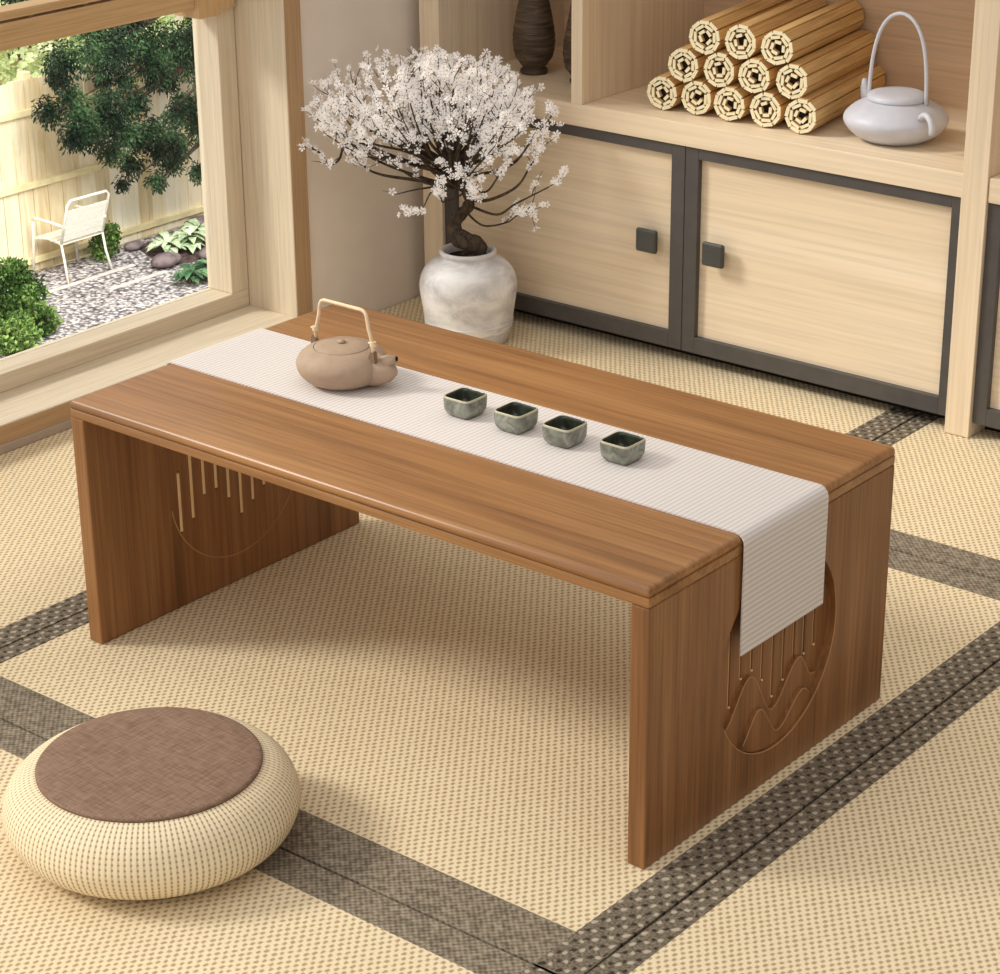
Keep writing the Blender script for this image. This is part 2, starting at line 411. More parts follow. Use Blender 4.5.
for k in range(20): mb.box(-0.84, -0.81, -1.35 + k * 0.125, -1.34 + k * 0.125, 0.709, 0.718)
mb.build('slatted_rail', M['ochre_y'], win)
MB().prism([(-0.86, 1.037, .646), (-0.79, 1.037, .646), (-0.79, 1.037, .80), (-0.86, 1.037, .80)], (0, .055, 0)).box(-0.86, -0.79, 1.092, 1.13, .655, .80, 0.001).build('rail_bracket', M['ochre_z'], win)
MB().box(-0.862, -0.858, -2.58, 1.10, 0.087, 1.955).build('glass_pane', M['glass'], win)

# ------------------------------------------------------------ cabinet
cab = thing('wall_cabinet', 'pale wood cabinet with two dark framed doors below open shelves', 'cabinet', (0, 1.7, 0))
FY = 1.497; BY = 1.95
def cabinet(cab, x0, x1, posts, doors, divider=None):
    for a, b in posts: MB().box(a, b, FY, BY, 0.001, 1.5, 0.0012).build('side_panel', M['maple_z'], cab)
    X0 = posts[0][1] if posts[0][0] <= x0 else x0; X1 = x1
    MB().box(X0, X1, FY + 0.003, BY - .02, 0.431, 0.474, 0.0012).build('shelf_board', M['maple_x'], cab)
    MB().box(X0, X1, FY + 0.003, BY - .02, 1.02, 1.06, 0.0012).build('shelf_board', M['maple_x'], cab)
    MB().box(X0, X1, BY - 0.045, BY - 0.02, 0.474, 1.02).build('back_panel', M['maple_in'], cab)
    MB().box(X0, X1, FY + 0.06, BY - 0.02, 0.001, 0.431).build('carcass', M['shadow'], cab)
    if divider: MB().box(divider[0], divider[1], FY + 0.003, BY - 0.045, 0.474, 1.02, 0.001).build('divider', M['maple_z'], cab)
    for (a, b, ml, mr, hx) in doors:
        z0, z1 = 0.028, 0.430; fy = FY + 0.008
        d = MB().box(a + ml, b - mr, fy + 0.012, fy + 0.03, z0 + .02, z1 - .015).build('door', M['maple_x'], cab)
        m = MB()
        m.box(a, a + ml, fy, fy + 0.035, z0, z1, 0.001); m.box(b - mr, b, fy, fy + 0.035, z0, z1, 0.001)
        m.box(a + ml, b - mr, fy, fy + 0.035, z1 - 0.021, z1, 0.0008); m.box(a + ml, b - mr, fy, fy + 0.035, z0, z0 + 0.032, 0.0008)
        m.build('door_frame', M['dark_frame'], d)
        if hx is not None:
            h = MB().box(hx - 0.024, hx + 0.024, fy - 0.014, fy - 0.003, 0.212, 0.258, 0.005, seg=3)
            h.box(hx - 0.008, hx + 0.008, fy - 0.005, fy + 0.0125, 0.228, 0.242)
            h.build('handle', M['handle'], d)
cabinet(cab, -0.645, 0.5775, [(-0.645, -0.594), (0.5775, 0.6255)], [(-0.594, -0.0006, 0.029, 0.0306, -0.079), (0.0006, 0.5775, 0.0294, 0.0205, 0.074)], (-0.265, -0.239))
cab2 = thing('wall_cabinet', 'second cabinet cut off by the photo edge, right of the pale post', 'cabinet', (1.2, 1.7, 0))
cabinet(cab2, 0.627, 1.7, [(1.7, 1.75)], [(0.627, 1.15, 0.026, 0.026, 1.08), (1.1512, 1.7, 0.026, 0.026, 1.22)])

# ------------------------------------------------------------ low table
HT, W, L = 0.378, 0.558, 1.0
tb = thing('low_table', 'low brown wooden table with panel legs carved in moon and wave', 'table', (0.5, 0.279, 0))
# top: rounded upper board, thin groove, lower board
def roundtop(x0, x1, y0, y1, z0, z1, r, rc):
    m = MB(); rings = []
    lv = [(0.0, z0)] + [(r * (1 - math.cos(t)), z1 - r + r * math.sin(t)) for t in [PI / 2 * k / 7 for k in range(8)]]
    for ins, z in lv:
        ring = []; R_ = max(rc - ins * 0.4, 0.001)
        for cx, cy, a0 in ((x1, y1, 0), (x0, y1, PI / 2), (x0, y0, PI), (x1, y0, 1.5 * PI)):
            ox = cx - (R_ + ins) if cx == x1 else cx + R_ + ins; oy = cy - (R_ + ins) if cy == y1 else cy + R_ + ins
            for k in range(6):
                a = a0 + PI / 2 * k / 5; ring.append(m.bm.verts.new((ox + R_ * math.cos(a), oy + R_ * math.sin(a), z)))
        rings.append(ring)
    n = len(rings[0])
    for a, b in zip(rings, rings[1:]):
        for k in range(n): m.bm.faces.new((a[k], a[(k + 1) % n], b[(k + 1) % n], b[k])).smooth = True
    m.bm.faces.new(rings[0][::-1]); 
    capv = [m.bm.verts.new(v.co) for v in rings[-1]]; m.bm.faces.new(capv)
    return m
roundtop(0, L, 0, W, 0.3660, HT, 0.0075, 0.004).build('table_top', M['walnut_x'], tb)
weighted(MB().box(0.002, L - 0.002, 0.002, W - 0.002, 0.3640, 0.3665, 0).build('top_groove', M['walnut_x'], tb))
weighted(MB().box(0.0003, L - 0.0003, 0.0003, W - 0.0003, 0.3515, 0.3647, 0.0018).build('top_apron', M['walnut_x'], tb))
CY, CZ, CR = 0.288, 0.182, 0.136
slots = [(.17, .122, .217), (.195, .136, .29), (.22, .166, .30), (.245, .168, .305), (.27, .144, .31), (.295, .110, .31), (.32, .124, .305), (.345, .140, .295), (.369, .142, .28), (.393, .146, .255)]
def wave(pts, x, d, z_floor=True):
    """relief plate bounded above by a smooth wave and below by the circle"""
    top = []
    n = 60; ys = [p[0] for p in pts]
    def f(y):
        for (a, za), (b, zb) in zip(pts, pts[1:]):
            if a <= y <= b:
                t = (y - a) / (b - a); t = t * t * (3 - 2 * t); return za + (zb - za) * t
        return pts[-1][1]
    R = CR - 0.0015
    for i in range(n + 1):
        y = ys[0] + (ys[-1] - ys[0]) * i / n; top.append((y, f(y)))
    top = [p for p in top if (p[0] - CY) ** 2 + (p[1] - CZ) ** 2 < R * R]
    a0 = math.atan2(top[-1][1] - CZ, top[-1][0] - CY); a1 = math.atan2(top[0][1] - CZ, top[0][0] - CY)
    while a1 > a0: a1 -= 2 * PI
    arc = [(CY + R * math.cos(a0 + (a1 - a0) * k / 40), CZ + R * math.sin(a0 + (a1 - a0) * k / 40)) for k in range(41)]
    return [(x, y, z) for y, z in top + arc]
for side, (x0, x1) in enumerate(((0.0, 0.026), (0.974, 1.0))):
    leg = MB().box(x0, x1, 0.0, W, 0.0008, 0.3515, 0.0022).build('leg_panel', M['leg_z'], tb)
    out = x0 if side == 0 else x1; s = -1 if side == 0 else 1
    cut = MB()
    dd = 0.014
    a, b = sorted((out - s * dd, out + s * 0.01))
    circ = [(a, CY + CR * math.cos(2 * PI * k / 96), CZ + CR * math.sin(2 * PI * k / 96)) for k in range(96)]
    cut.prism(circ, (b - a, 0, 0)); c1 = cut.build('cut', M['leg_z']); boolean(leg, c1)
    cut = MB()
    for y, zb, zt in slots:
        w_ = 0.0026; pts = []
        for k in range(9): pts.append((x0 - 0.01, y + w_ * math.cos(PI + PI * k / 8), zb + w_ * math.sin(PI + PI * k / 8)))
        for k in range(9): pts.append((x0 - 0.01, y + w_ * math.cos(PI * k / 8), zt + w_ * math.sin(PI * k / 8)))
        cut.prism(pts, (0.05, 0, 0))
    boolean(leg, cut.build('cut', M['leg_z']))
    if side == 0:   # thin line of the lower moon outline on the inner face
        MB().tube([(x1 - 0.0002, CY + CR * math.cos(a), CZ + CR * math.sin(a)) for a in [PI * 1.05 + PI * 0.93 * k / 60 for k in range(61)]], 0.0011, 6).build('moon_line', M['ring'], leg)
    ro = MB()
    for y, zb, zt_ in slots:
        xa, xb = (x1 - .010, x1 + .0012) if side == 0 else (x0 - .0012, x0 + .010)
        ro.box(xa, xb, y - .0025, y + .0025, zb, zt_, .001)
        if side: ro.box(out - dd - .001, out - dd + .002, y - .0015, y + .0015, zb - .001, zb + .0014, .0005)
    ro.build('slot_light_bars', M['slot_light'], leg)  # pale bars and tips paint light shining through the slots
    A = [(.150, .085), (.176, .107), (.236, .164), (.290, .095), (.352, .146), (.385, .108), (.42, .10)]
    Bw = [(.185, .04), (.207, .070), (.252, .112), (.298, .063), (.356, .099), (.40, .06), (.42, .055)]
    base = out - s * dd
    def lit_crest(pts, xx):  # path of the pale tube painting the lit wave edge
        ln = [(xx, y, z) for (x_, y, z) in wave(pts, xx, 0)[:52]]
        return [p for p in ln if (p[1] - CY) ** 2 + (p[2] - CZ) ** 2 < (CR - .003) ** 2]
    if side: MB().tube([(out - 0.0002, CY + CR * math.cos(a), CZ + CR * math.sin(a)) for a in [PI * 1.15 + PI * 0.95 * k / 60 for k in range(61)]], 0.0009, 6).build('moon_line', M['ring'], leg)  # pale tube paints the lit lower rim of the recess
    MB().prism(wave(A, base, 0), (s * 0.0052, 0, 0)).tube(lit_crest(A, base + s * 0.005), 0.0009, 6, mi=1).build('wave_relief', [M['leg_z'], M['ring']], leg)
    MB().prism(wave(Bw, base + s * 0.0052, 0), (s * 0.0052, 0, 0)).tube(lit_crest(Bw, base + s * 0.0102), 0.0009, 6, mi=1).build('wave_relief', [M['leg_z'], M['ring']], leg)

# ------------------------------------------------------------ table runner
rn = []
e = 0.0016; zt = HT + 0.0004
def runner_path():
    p = [(-0.006, 0.255), (-0.006, 0.30), (-0.0058, 0.350)]
    for k in range(7):
        a = PI - PI / 2 * k / 6; p.append((0.006 + 0.0115 * math.cos(a), zt - 0.011 + 0.011 * math.sin(a)))
    for k in range(1, 40): p.append((0.006 + 0.986 * k / 40, zt))
    for k in range(7):
        a = PI / 2 - PI / 2 * k / 6; p.append((0.992 + 0.0125 * math.cos(a), zt - 0.0125 + 0.0125 * math.sin(a)))
    p += [(1.0046, 0.35), (1.0042, 0.30), (1.0040, 0.26), (1.0042, 0.217)]
    return p
P = runner_path()
m = MB(); bm = m.bm; y0, y1 = 0.189, 0.379; th = 0.0022; rows = []
for i, (x, z) in enumerate(P):
    a = P[max(i - 1, 0)]; b = P[min(i + 1, len(P) - 1)]
    t = Vector((b[0] - a[0], 0, b[1] - a[1])).normalized(); nrm = Vector((-t.z, 0, t.x))
    lo = Vector((x, 0, z)); hi = lo + nrm * th
    row = []
    for q, (pp, yy) in enumerate(((lo, y0), (hi, y0), (hi, y1), (lo, y1))):
        row.append(bm.verts.new((pp.x, yy , pp.z)))
    rows.append(row)
for r0, r1 in zip(rows, rows[1:]):
    for k in range(4): bm.faces.new((r0[k], r0[(k + 1) % 4], r1[(k + 1) % 4], r1[k]))
bm.faces.new(rows[0]); bm.faces.new(rows[-1][::-1])
run = m.build('table_runner', M['runner']); weighted(run, 50)
tag(run, 'off-white ribbed cloth runner laid along the wooden table, hanging over its ends', 'table runner')
ZR = HT + 0.0004 + th + 0.0002

# ------------------------------------------------------------ teapot on the runner
TX, TY = 0.260, 0.284
tp = thing('teapot', 'squat tan clay teapot with pale cane handle on the runner', 'teapot', (TX, TY, ZR))
R = 0.0575; SP = 1.14
prof = [(0.030, 0.0), (0.036, 0.0012), (0.047, 0.0075), (0.0545, 0.0165), (R, 0.026), (0.0565, 0.033), (0.052, 0.0405), (0.044, 0.0465), (0.037, 0.0497), (0.0355, 0.0502), (0.0350, 0.0490), (0.0345, 0.0475)]
def smoothprof(pr, k=3):
    out = []
    n = len(pr)
    for i in range(n - 1):
        p0, p1, p2, p3 = pr[max(i - 1, 0)], pr[i], pr[i + 1], pr[min(i + 2, n - 1)]
        for j in range(k):
            t = j / k
            out.append(tuple(0.5 * (2 * p1[d] + (-p0[d] + p2[d]) * t + (2 * p0[d] - 5 * p1[d] + 4 * p2[d] - p3[d]) * t * t + (-p0[d] + 3 * p1[d] - 3 * p2[d] + p3[d]) * t ** 3) for d in (0, 1)))
    out.append(pr[-1]); return out
MB().lathe((TX, TY, ZR), [(r * SP, z * 1.06) for r, z in smoothprof(prof)]).build('body', M['clay'], tp)
lid = MB().lathe((TX, TY, ZR), [(r * SP, z * 1.06) for r, z in [(0.0342, 0.0478), (0.0345, 0.0502), (0.033, 0.0514), (0.022, 0.0536), (0.010, 0.0546), (0.0001, 0.055)]], 48).build('lid', M['clay'], tp)
MB().lathe((TX, TY, ZR), [(0.003, 0.057), (0.0032, 0.058), (0.0058, 0.059), (0.0058, 0.0605), (0.003, 0.0625), (0.0001, 0.063)], 20).build('knob', M['clay'], lid)
spm = MB(); 
def sdir(t, z): return (TX + t, TY + t * 0.22, ZR + z)
spm.tube([sdir(0.030, .027), sdir(.048, .0262), sdir(.061, .0262), sdir(.072, .0278), sdir(.0795, .031), sdir(.083, .034)], [.0255, .0245, .0215, .0170, .0112, .004], 24)
spm.tube([sdir(.066, .036), sdir(.074, .0425), sdir(.081, .0455), sdir(.0865, .0465)], [.0125, .0090, .0064, .0046], 16)
spm.build('spout', M['clay'], tp)
MB().tube([sdir(.085, .0470), sdir(.0869, .0473)], .0034, 14).build('spout_opening', M['shadow'], tp)
for s in (-1, 1):
    lg = MB(); bx = TX + .004 + s * 0.054
    lg.prism([(bx - 0.009, TY - 0.0035, ZR + 0.041), (bx + 0.009, TY - 0.0035, ZR + 0.041), (bx + s * 0.003 + 0.004, TY - 0.0035, ZR + 0.058), (bx + s * 0.003 - 0.004, TY - 0.0035, ZR + 0.058)], (0, 0.007, 0))
    bmesh.ops.bevel(lg.bm, geom=lg.bm.edges[:], offset=0.0015, segments=2, affect='EDGES')
    lg.build('lug', M['clay_dark'], tp)
hp = []
hw = 0.056; ht_ = 0.046; TX += 0.005
hp += [(TX - hw + 0.001, TY, ZR + 0.054), (TX - hw + .001, TY, ZR + 0.066), (TX - ht_ - 0.0015, TY, ZR + 0.09)]
for k in range(7):
    a = PI - PI / 2 * k / 6; hp.append((TX - ht_ + 0.012 + 0.011 * math.cos(a), TY, ZR + 0.104 + 0.011 * math.sin(a)))
for k in range(7):
    a = PI / 2 - PI / 2 * k / 6; hp.append((TX + ht_ - 0.012 + 0.011 * math.cos(a), TY, ZR + 0.104 + 0.011 * math.sin(a)))
hp += [(TX + ht_ + 0.0015, TY, ZR + 0.09), (TX + hw - .001, TY, ZR + 0.066), (TX + hw - 0.001, TY, ZR + 0.054)]
hd = MB().tube(hp, 0.0026, 10)
hd.build('handle', M['cane'], tp)
for s in (-1, 1):
    b = MB(); x = TX + s * (hw - .001)
    for k in range(3):
        z = ZR + 0.0665 + k * 0.0024
        b.tube([(x + 0.0036 * math.cos(q * PI / 6), TY + 0.0036 * math.sin(q * PI / 6), z) for q in range(12)], 0.0014, 6, close=True)
    b.tube([(x - 0.007, TY - 0.002, ZR + 0.070), (x + 0.007, TY - 0.002, ZR + 0.0675)], 0.0013, 6)
    b.build('handle_binding', M['cane'], tp)
    
# ------------------------------------------------------------ square tea cups
cup_x = [0.4815, 0.5705, 0.6530, 0.7480]
def cup_mesh():
    m = MB(); sq = 6.5
    outer = [(0.012, 0.0), (0.0150, 0.0002), (0.0192, 0.0025), (0.0224, 0.008), (0.0233, 0.015), (0.0236, 0.024), (0.0232, 0.0278), (0.0226, 0.0286), (0.0215, 0.0285)]
    inner = [(0.0209, 0.0278), (0.0206, 0.022), (0.0200, 0.014), (0.017, 0.0075), (0.012, 0.005), (0.0001, 0.0045)]
    m.lathe((0, 0, 0), smoothprof(outer, 2), 64, 0, False, sq)
    m.face([(0.012 * math.cos(a) * (abs(math.cos(a)) ** sq + abs(math.sin(a)) ** sq) ** (-1 / sq), 0.012 * math.sin(a) * (abs(math.cos(a)) ** sq + abs(math.sin(a)) ** sq) ** (-1 / sq), 0) for a in [2 * PI * k / 64 for k in range(64)]])
    k = len(m.bm.faces)
    m.lathe((0, 0, 0), [(0.0215, 0.0285)] + inner, 64, 1, False, sq)
    return m
cup0 = cup_mesh().build('tea_cup', [M['celadon'], M['celadon_shade']])
cl = ['grey-green glazed square tea cup nearest the teapot', 'grey-green square tea cup second from the teapot', 'grey-green square tea cup third from the teapot', 'grey-green square tea cup farthest from the teapot, last of its row']
for i, x in enumerate(cup_x):
    o = cup0 if i == 0 else cup0.copy()
    if i: C.objects.link(o)
    o.location = (x, 0.291, ZR); o.rotation_euler = (0, 0, (0.0, PI, PI / 2, -PI / 2)[i])
    tag(o, cl[i], 'cup', 'square tea cups on the runner')

# ------------------------------------------------------------ round floor cushion
QX, QY = 0.481, -0.318
cu = thing('floor_cushion', 'round woven straw floor cushion with brown cloth top beside the table', 'cushion', (QX, QY, 0.0016))
body = [(0.120, 0.0), (0.145, 0.002), (0.170, 0.012), (0.188, 0.028), (0.197, 0.050), (0.197, 0.066), (0.189, 0.087), (0.175, 0.101), (0.160, 0.109), (0.150, 0.112)]
MB().lathe((QX, QY, 0.0016), [(r * .922, z * .94) for r, z in smoothprof(body)], 128).build('woven_body', M['straw'], cu)
MB().lathe((QX, QY, 0.0016), [(r * .905, z * .945) for r, z in [(0.150, 0.1105), (0.1525, 0.1125), (0.153, 0.1145), (0.1515, 0.1165), (0.147, 0.118), (0.10, 0.1192), (0.0001, 0.120)]], 96).build('cloth_top', M['linen'], cu)

# ------------------------------------------------------------ shelf: kettle, mat rolls, vases
SZ = 0.4745
KX, KY = 0.366, 1.634
kt = thing('ceramic_kettle', 'pale grey squat ceramic kettle with tall loop handle on the shelf', 'kettle', (KX, KY, SZ))
kp = [(0.050, 0.0), (0.058, 0.001), (0.080, 0.013), (0.094, 0.028), (0.0985, 0.040), (0.094, 0.051), (0.078, 0.065), (0.058, 0.0745), (0.052, 0.0762)]
MB().lathe((KX, KY, SZ), [(r * .955, z * .95) for r, z in smoothprof(kp)]).build('body', M['grey_glaze'], kt)
MB().lathe((KX, KY, SZ - .0045), smoothprof([(0.047, 0.0755), (0.053, 0.0775), (0.0535, 0.082), (0.050, 0.087), (0.040, 0.0905), (0.02, 0.092), (0.0001, 0.0922)]), 48).build('lid', M['grey_glaze'], kt)
lp = []
for k in range(29):
    a = PI * k / 28
    zz = 0.062 + 0.163 * math.sin(a) ** 0.9
    lp.append((KX - 0.058 * math.cos(a) * (1 + 0.18 * math.sin(a) ** 2), KY - 0.0 , SZ + zz))
MB().tube(lp, 0.0036, 10).build('handle', M['grey_glaze'], kt)
sx, sy = KX - 0.080, KY + 0.03
MB().tube([(sx + 0.02, sy - 0.006, SZ + 0.05), (sx, sy, SZ + 0.064), (sx - 0.006, sy + 0.002, SZ + 0.078), (sx - 0.007, sy + 0.002, SZ + 0.092)], [0.017, 0.012, 0.0078, 0.004], 16).build('spout', M['grey_glaze'], kt)
ex, ey = KX + 0.080, KY - 0.040
lo = []
for k in range(9):
    a = PI * 0.95 - PI * 1.05 * k / 8
    lo.append((ex + 0.010 + 0.016 * math.cos(a), ey - 0.012 - 0.012 * math.cos(a) * 0.6, SZ + 0.052 + 0.018 * math.sin(a) - 0.012 * (k / 8)))
MB().tube(lo, 0.0056, 10).build('side_loop', M['grey_glaze'], kt)

def roll_mesh(seed):
    rnd = random.Random(seed); m = MB(); len_ = 0.34
    def slat(r, a, wd, th):
        # flat strip lying tangentially at radius r
        c, s_ = math.cos(a), math.sin(a)
        pts = []
        for (u, v) in ((-wd / 2, -th / 2), (wd / 2, -th / 2), (wd / 2, th / 2), (-wd / 2, th / 2)):
            rr = r + v; pts.append((rr * c - u * s_, 0, rr * s_ + u * c))
        dy = rnd.uniform(-0.0015, 0.0015)
        a_ = [m.bm.verts.new((p[0], dy, p[2])) for p in pts]; b_ = [m.bm.verts.new((p[0], len_ + dy, p[2])) for p in pts]
        f = m.bm.faces.new(a_); f.material_index = 1; f = m.bm.faces.new(b_[::-1]); f.material_index = 1
        for i in range(4): m.bm.faces.new((a_[i], b_[i], b_[(i + 1) % 4], a_[(i + 1) % 4])).material_index = 0
    ph = rnd.uniform(0, 6)
    for k in range(9): slat(0.0284 - 0.0003 * k, ph + 2 * PI * k / 9, 0.0185, 0.0068)
    for k in range(6): slat(0.0208 - 0.0006 * k, ph + 0.2 + 2 * PI * k / 6, 0.0185, 0.0058)
    for k in range(4): slat(0.0122 - 0.0012 * k, ph + 0.5 + 2 * PI * k / 4.4, 0.0125, 0.0058)
    # thick dark core painting the shade between the slats
    m.tube([(0, 0.01, 0), (0, len_ - 0.01, 0)], 0.024, 14, mi=2)
    return m
rolls = []
meshes = {}
lab_rows = (('bottom', [(-.092), (-.015), (.060), (.138), (.216)], SZ + 0.0332), ('middle', [-.045, .034, .112, .192], SZ + 0.0332 + 0.0592), ('top', [.001, .079, .159], SZ + 0.0332 + 0.1170))
words = {5: ['leftmost', 'second from left', 'central', 'second from right', 'rightmost'], 4: ['leftmost', 'second from left', 'third from left', 'rightmost'], 3: ['leftmost', 'central', 'rightmost']}
i = 0
protos = [roll_mesh(k).build('bamboo_mat_roll', [M['bamboo'], M['bamboo_end'], M['shadow']]) for k in range(4)]
for row, xs, z in lab_rows:
    for j, x in enumerate(xs):
        o = protos[i] if i < 4 else protos[(i * 3 + 1) % 4].copy()
        if i >= 4: C.objects.link(o)
        o.location = (x, 1.555 + (0.004 if j % 2 else 0), z); o.rotation_euler = (0, 0, math.radians(9))
        tag(o, 'rolled bamboo slat mat, %s in the %s row of the pile' % (words[len(xs)][j], row), 'mat roll', 'rolled bamboo mats piled on the shelf')
        i += 1

def vase(x, y, s, label):
    pr = [(0.024, 0.0), (0.027, 0.001), (0.027, 0.009), (0.022, 0.012), (0.026, 0.018), (0.038, 0.035), (0.0425, 0.060), (0.0415, 0.085), (0.036, 0.120), (0.030, 0.150), (0.024, 0.185), (0.020, 0.22), (0.019, 0.25), (0.024, 0.262), (0.0205, 0.262), (0.016, 0.25)]
    pr = [(r * s, z * s) for r, z in smoothprof(pr, 4)]
    pr = [(r + 0.0006 * math.sin(z / s * 420), z) for r, z in pr]
    o = MB().lathe((0, 0, 0), pr, 48).build('wooden_vase', M['vase'])
    o.location = (x, y, SZ); tag(o, label, 'vase', 'dark vases in the left shelf bay')
vase(-0.482, 1.66, 1.0, 'tall dark ribbed wooden vase standing free in the left shelf bay')
vase(-0.352, 1.650, 0.9, 'dark ribbed wooden vase half hidden behind the shelf divider')

# ------------------------------------------------------------ blossoming tree in the white pot
PX, PY = -0.418, 1.368
tr = thing('potted_blossom_tree', 'white pot with a gnarled bonsai tree in white blossom before the cabinet', 'potted tree', (PX, PY, 0.0005))
pp = [(0.072, 0.0), (0.078, 0.002), (0.084, 0.02), (0.088, 0.040), (0.0895, 0.044), (0.0885, 0.047), (0.092, 0.075), (0.0965, 0.105), (0.0955, 0.125), (0.088, 0.145), (0.074, 0.160), (0.0595, 0.168), (0.052, 0.1715), (0.0515, 0.1745), (0.0555, 0.178), (0.0565, 0.182), (0.054, 0.1855), (0.050, 0.1855), (0.047, 0.182), (0.045, 0.174), (0.045, 0.166)]
MB().lathe((PX, PY, 0.0005), smoothprof(pp, 3), 72, caps=True).build('pot', M['pot'], tr)
MB().lathe((PX, PY, 0.0005), [(0.0445, 0.160), (0.0445, 0.1695), (0.02, 0.172), (0.0001, 0.173)], 32).build('soil', M['soil'], tr)
E1 = Vector((0.7755, 0.6313, 0)); E2 = Vector((-0.6313, 0.7755, 0))
def tpt(a, z, d=0.0):
    """a: metres across, z: height, d: metres away"""
    v = Vector((PX, PY, 0)) + E1 * a + E2 * d; v.z = z
    v.x = max(v.x, -0.665); v.y = min(v.y, 1.485)
    return v
def bez(p, k=8):
    out = []; n = len(p)
    for i in range(n - 1):
        p0, p1, p2, p3 = p[max(i - 1, 0)], p[i], p[i + 1], p[min(i + 2, n - 1)]
        for j in range(k):
            t = j / k; out.append(0.5 * (2 * p1 + (p2 - p0) * t + (2 * p0 - 5 * p1 + 4 * p2 - p3) * t * t + (3 * p1 - p0 - 3 * p2 + p3) * t ** 3))
    out.append(p[-1]); return out
tk = [(0.012, .170, 0), (0.016, .196, -.01), (-0.010, .207, -.015), (-0.026, .222, 0.0), (-0.020, .246, .012), (0.0, .268, .006), (0.004, .292, -.008), (-0.010, .320, -.004), (-0.024, .350, .004), (-0.030, .385, 0), (-0.036, .43, 0)]
tr_p = bez([tpt(*q) for q in tk], 7); nT = len(tr_p)
tr_r = [0.0215 * (1 - 0.80 * (i / (nT - 1)) ** 0.8) * (1 + 0.10 * math.sin(i * 0.9)) for i in range(nT)]
tm = MB().tube(tr_p, tr_r, 14)
tm.tube(bez([tpt(.016, .172, -.012), tpt(.030, .196, -.018), tpt(.012, .212, -.02), tpt(-.012, .226, -.012)], 6), [0.011 - 0.0003 * k for k in range(19)], 10)
tm.tube(bez([tpt(-.006, .172, .0), tpt(.002, .190, -.016), tpt(.022, .198, -.02), tpt(.024, .182, -.02)], 5), [0.009 - 0.0002 * k for k in range(16)], 10)
tm.build('trunk', M['bark'], tr)
rnd = random.Random(11)
def trunk_at(z):
    return min(tr_p, key=lambda q: abs(q.z - z))
def flower(mb, p, d, r):
    d = d.normalized(); u = d.orthogonal().normalized(); v = d.cross(u); a0 = rnd.uniform(0, 6)
    c = mb.bm.verts.new(p)
    for k in range(5):
        a = a0 + 2 * PI * k / 5
        def q(rr, ang, h): return p + (u * math.cos(ang) + v * math.sin(ang)) * rr + d * h
        pts = [mb.bm.verts.new(q(r * 0.75, a - 0.42, r * 0.22)), mb.bm.verts.new(q(r, a, r * 0.38)), mb.bm.verts.new(q(r * 0.75, a + 0.42, r * 0.22))]
        f = mb.bm.faces.new([c] + pts); f.material_index = 0; f.smooth = True
    cc = [mb.bm.verts.new(p + (u * math.cos(2 * PI * k / 3) + v * math.sin(2 * PI * k / 3)) * r * 0.2 + d * r * 0.12) for k in range(3)]
    mb.bm.faces.new(cc).material_index = 1
def twig(mb, fb, start, direction, length, r, density, level=0):
    n = 6; p = start.copy(); d = direction.normalized(); path = [p.copy()]
    for i in range(n):
        d = (d + Vector((rnd.uniform(-1, 1), rnd.uniform(-1, 1), rnd.uniform(-.7, .9))) * 0.22).normalized()
        p = p + d * length / n; p.x = max(p.x, -0.668); p.y = min(p.y, 1.487); path.append(p.copy())
    mb.tube(path, [r * (1 - 0.7 * i / n) for i in range(n + 1)], 5)
    for i, q in enumerate(path[1:]):
        for _ in range(2):
            if rnd.random() < density * (0.35 + 0.65 * i / n):
                dd = Vector((rnd.uniform(-1, 1), rnd.uniform(-1, 1), rnd.uniform(-.4, 1)))
                q2 = q + dd * 0.005
                flower(fb, q2, dd + Vector((0.25, -0.45, 0.25)), rnd.uniform(0.0062, 0.0092))
    return path
def branch(spec, nt=5, dens=0.8, curl=True):
    """spec: list of control tuples (a,z,d) from trunk outwards"""
    mb, fb = MB(), MB()
    for ctrl, r0, tw, de in spec:
        pts = [trunk_at(ctrl[0][1])] if len(ctrl[0]) == 2 else [tpt(*ctrl[0])]
        pts += [tpt(*q) for q in ctrl[1:]]
        jit = [q + (Vector((rnd.uniform(-1, 1), rnd.uniform(-1, 1), rnd.uniform(-1, 1))) * 0.008 if 0 < k < len(pts) - 1 else Vector()) for k, q in enumerate(pts)]
        path = bez(jit, 6); n = len(path)
        mb.tube(path, [r0 * (1 - 0.75 * i / (n - 1)) for i in range(n)], 7)
        tan = (path[-1] - path[-4]).normalized()
        for i in range(int(n * .45), n):
            if rnd.random() < tw:
                t = (path[i] - path[i - 1]).normalized()
                side = Vector((rnd.uniform(-1, 1), rnd.uniform(-1, 1), rnd.uniform(-.5, 1.1)))
                twig(mb, fb, path[i], t * 0.8 + side * 0.8, rnd.uniform(0.03, 0.065), 0.0012, de)
            if i > n * 0.68:
                for _ in range(2):
                    if rnd.random() < de * 0.9:
                        dd = Vector((rnd.uniform(-1, 1), rnd.uniform(-1, 1), rnd.uniform(-.4, 1)))
                        flower(fb, path[i] + dd * 0.004, dd + Vector((0.25, -0.45, 0.25)), rnd.uniform(0.0062, 0.0092))
        twig(mb, fb, path[-1], tan + Vector((0, 0, .2)), 0.03, 0.001, de)
    b = mb.build('branch', M['bark'], tr)
    fb.build('blossoms', [M['petal'], M['stamen']], b, smooth=False)
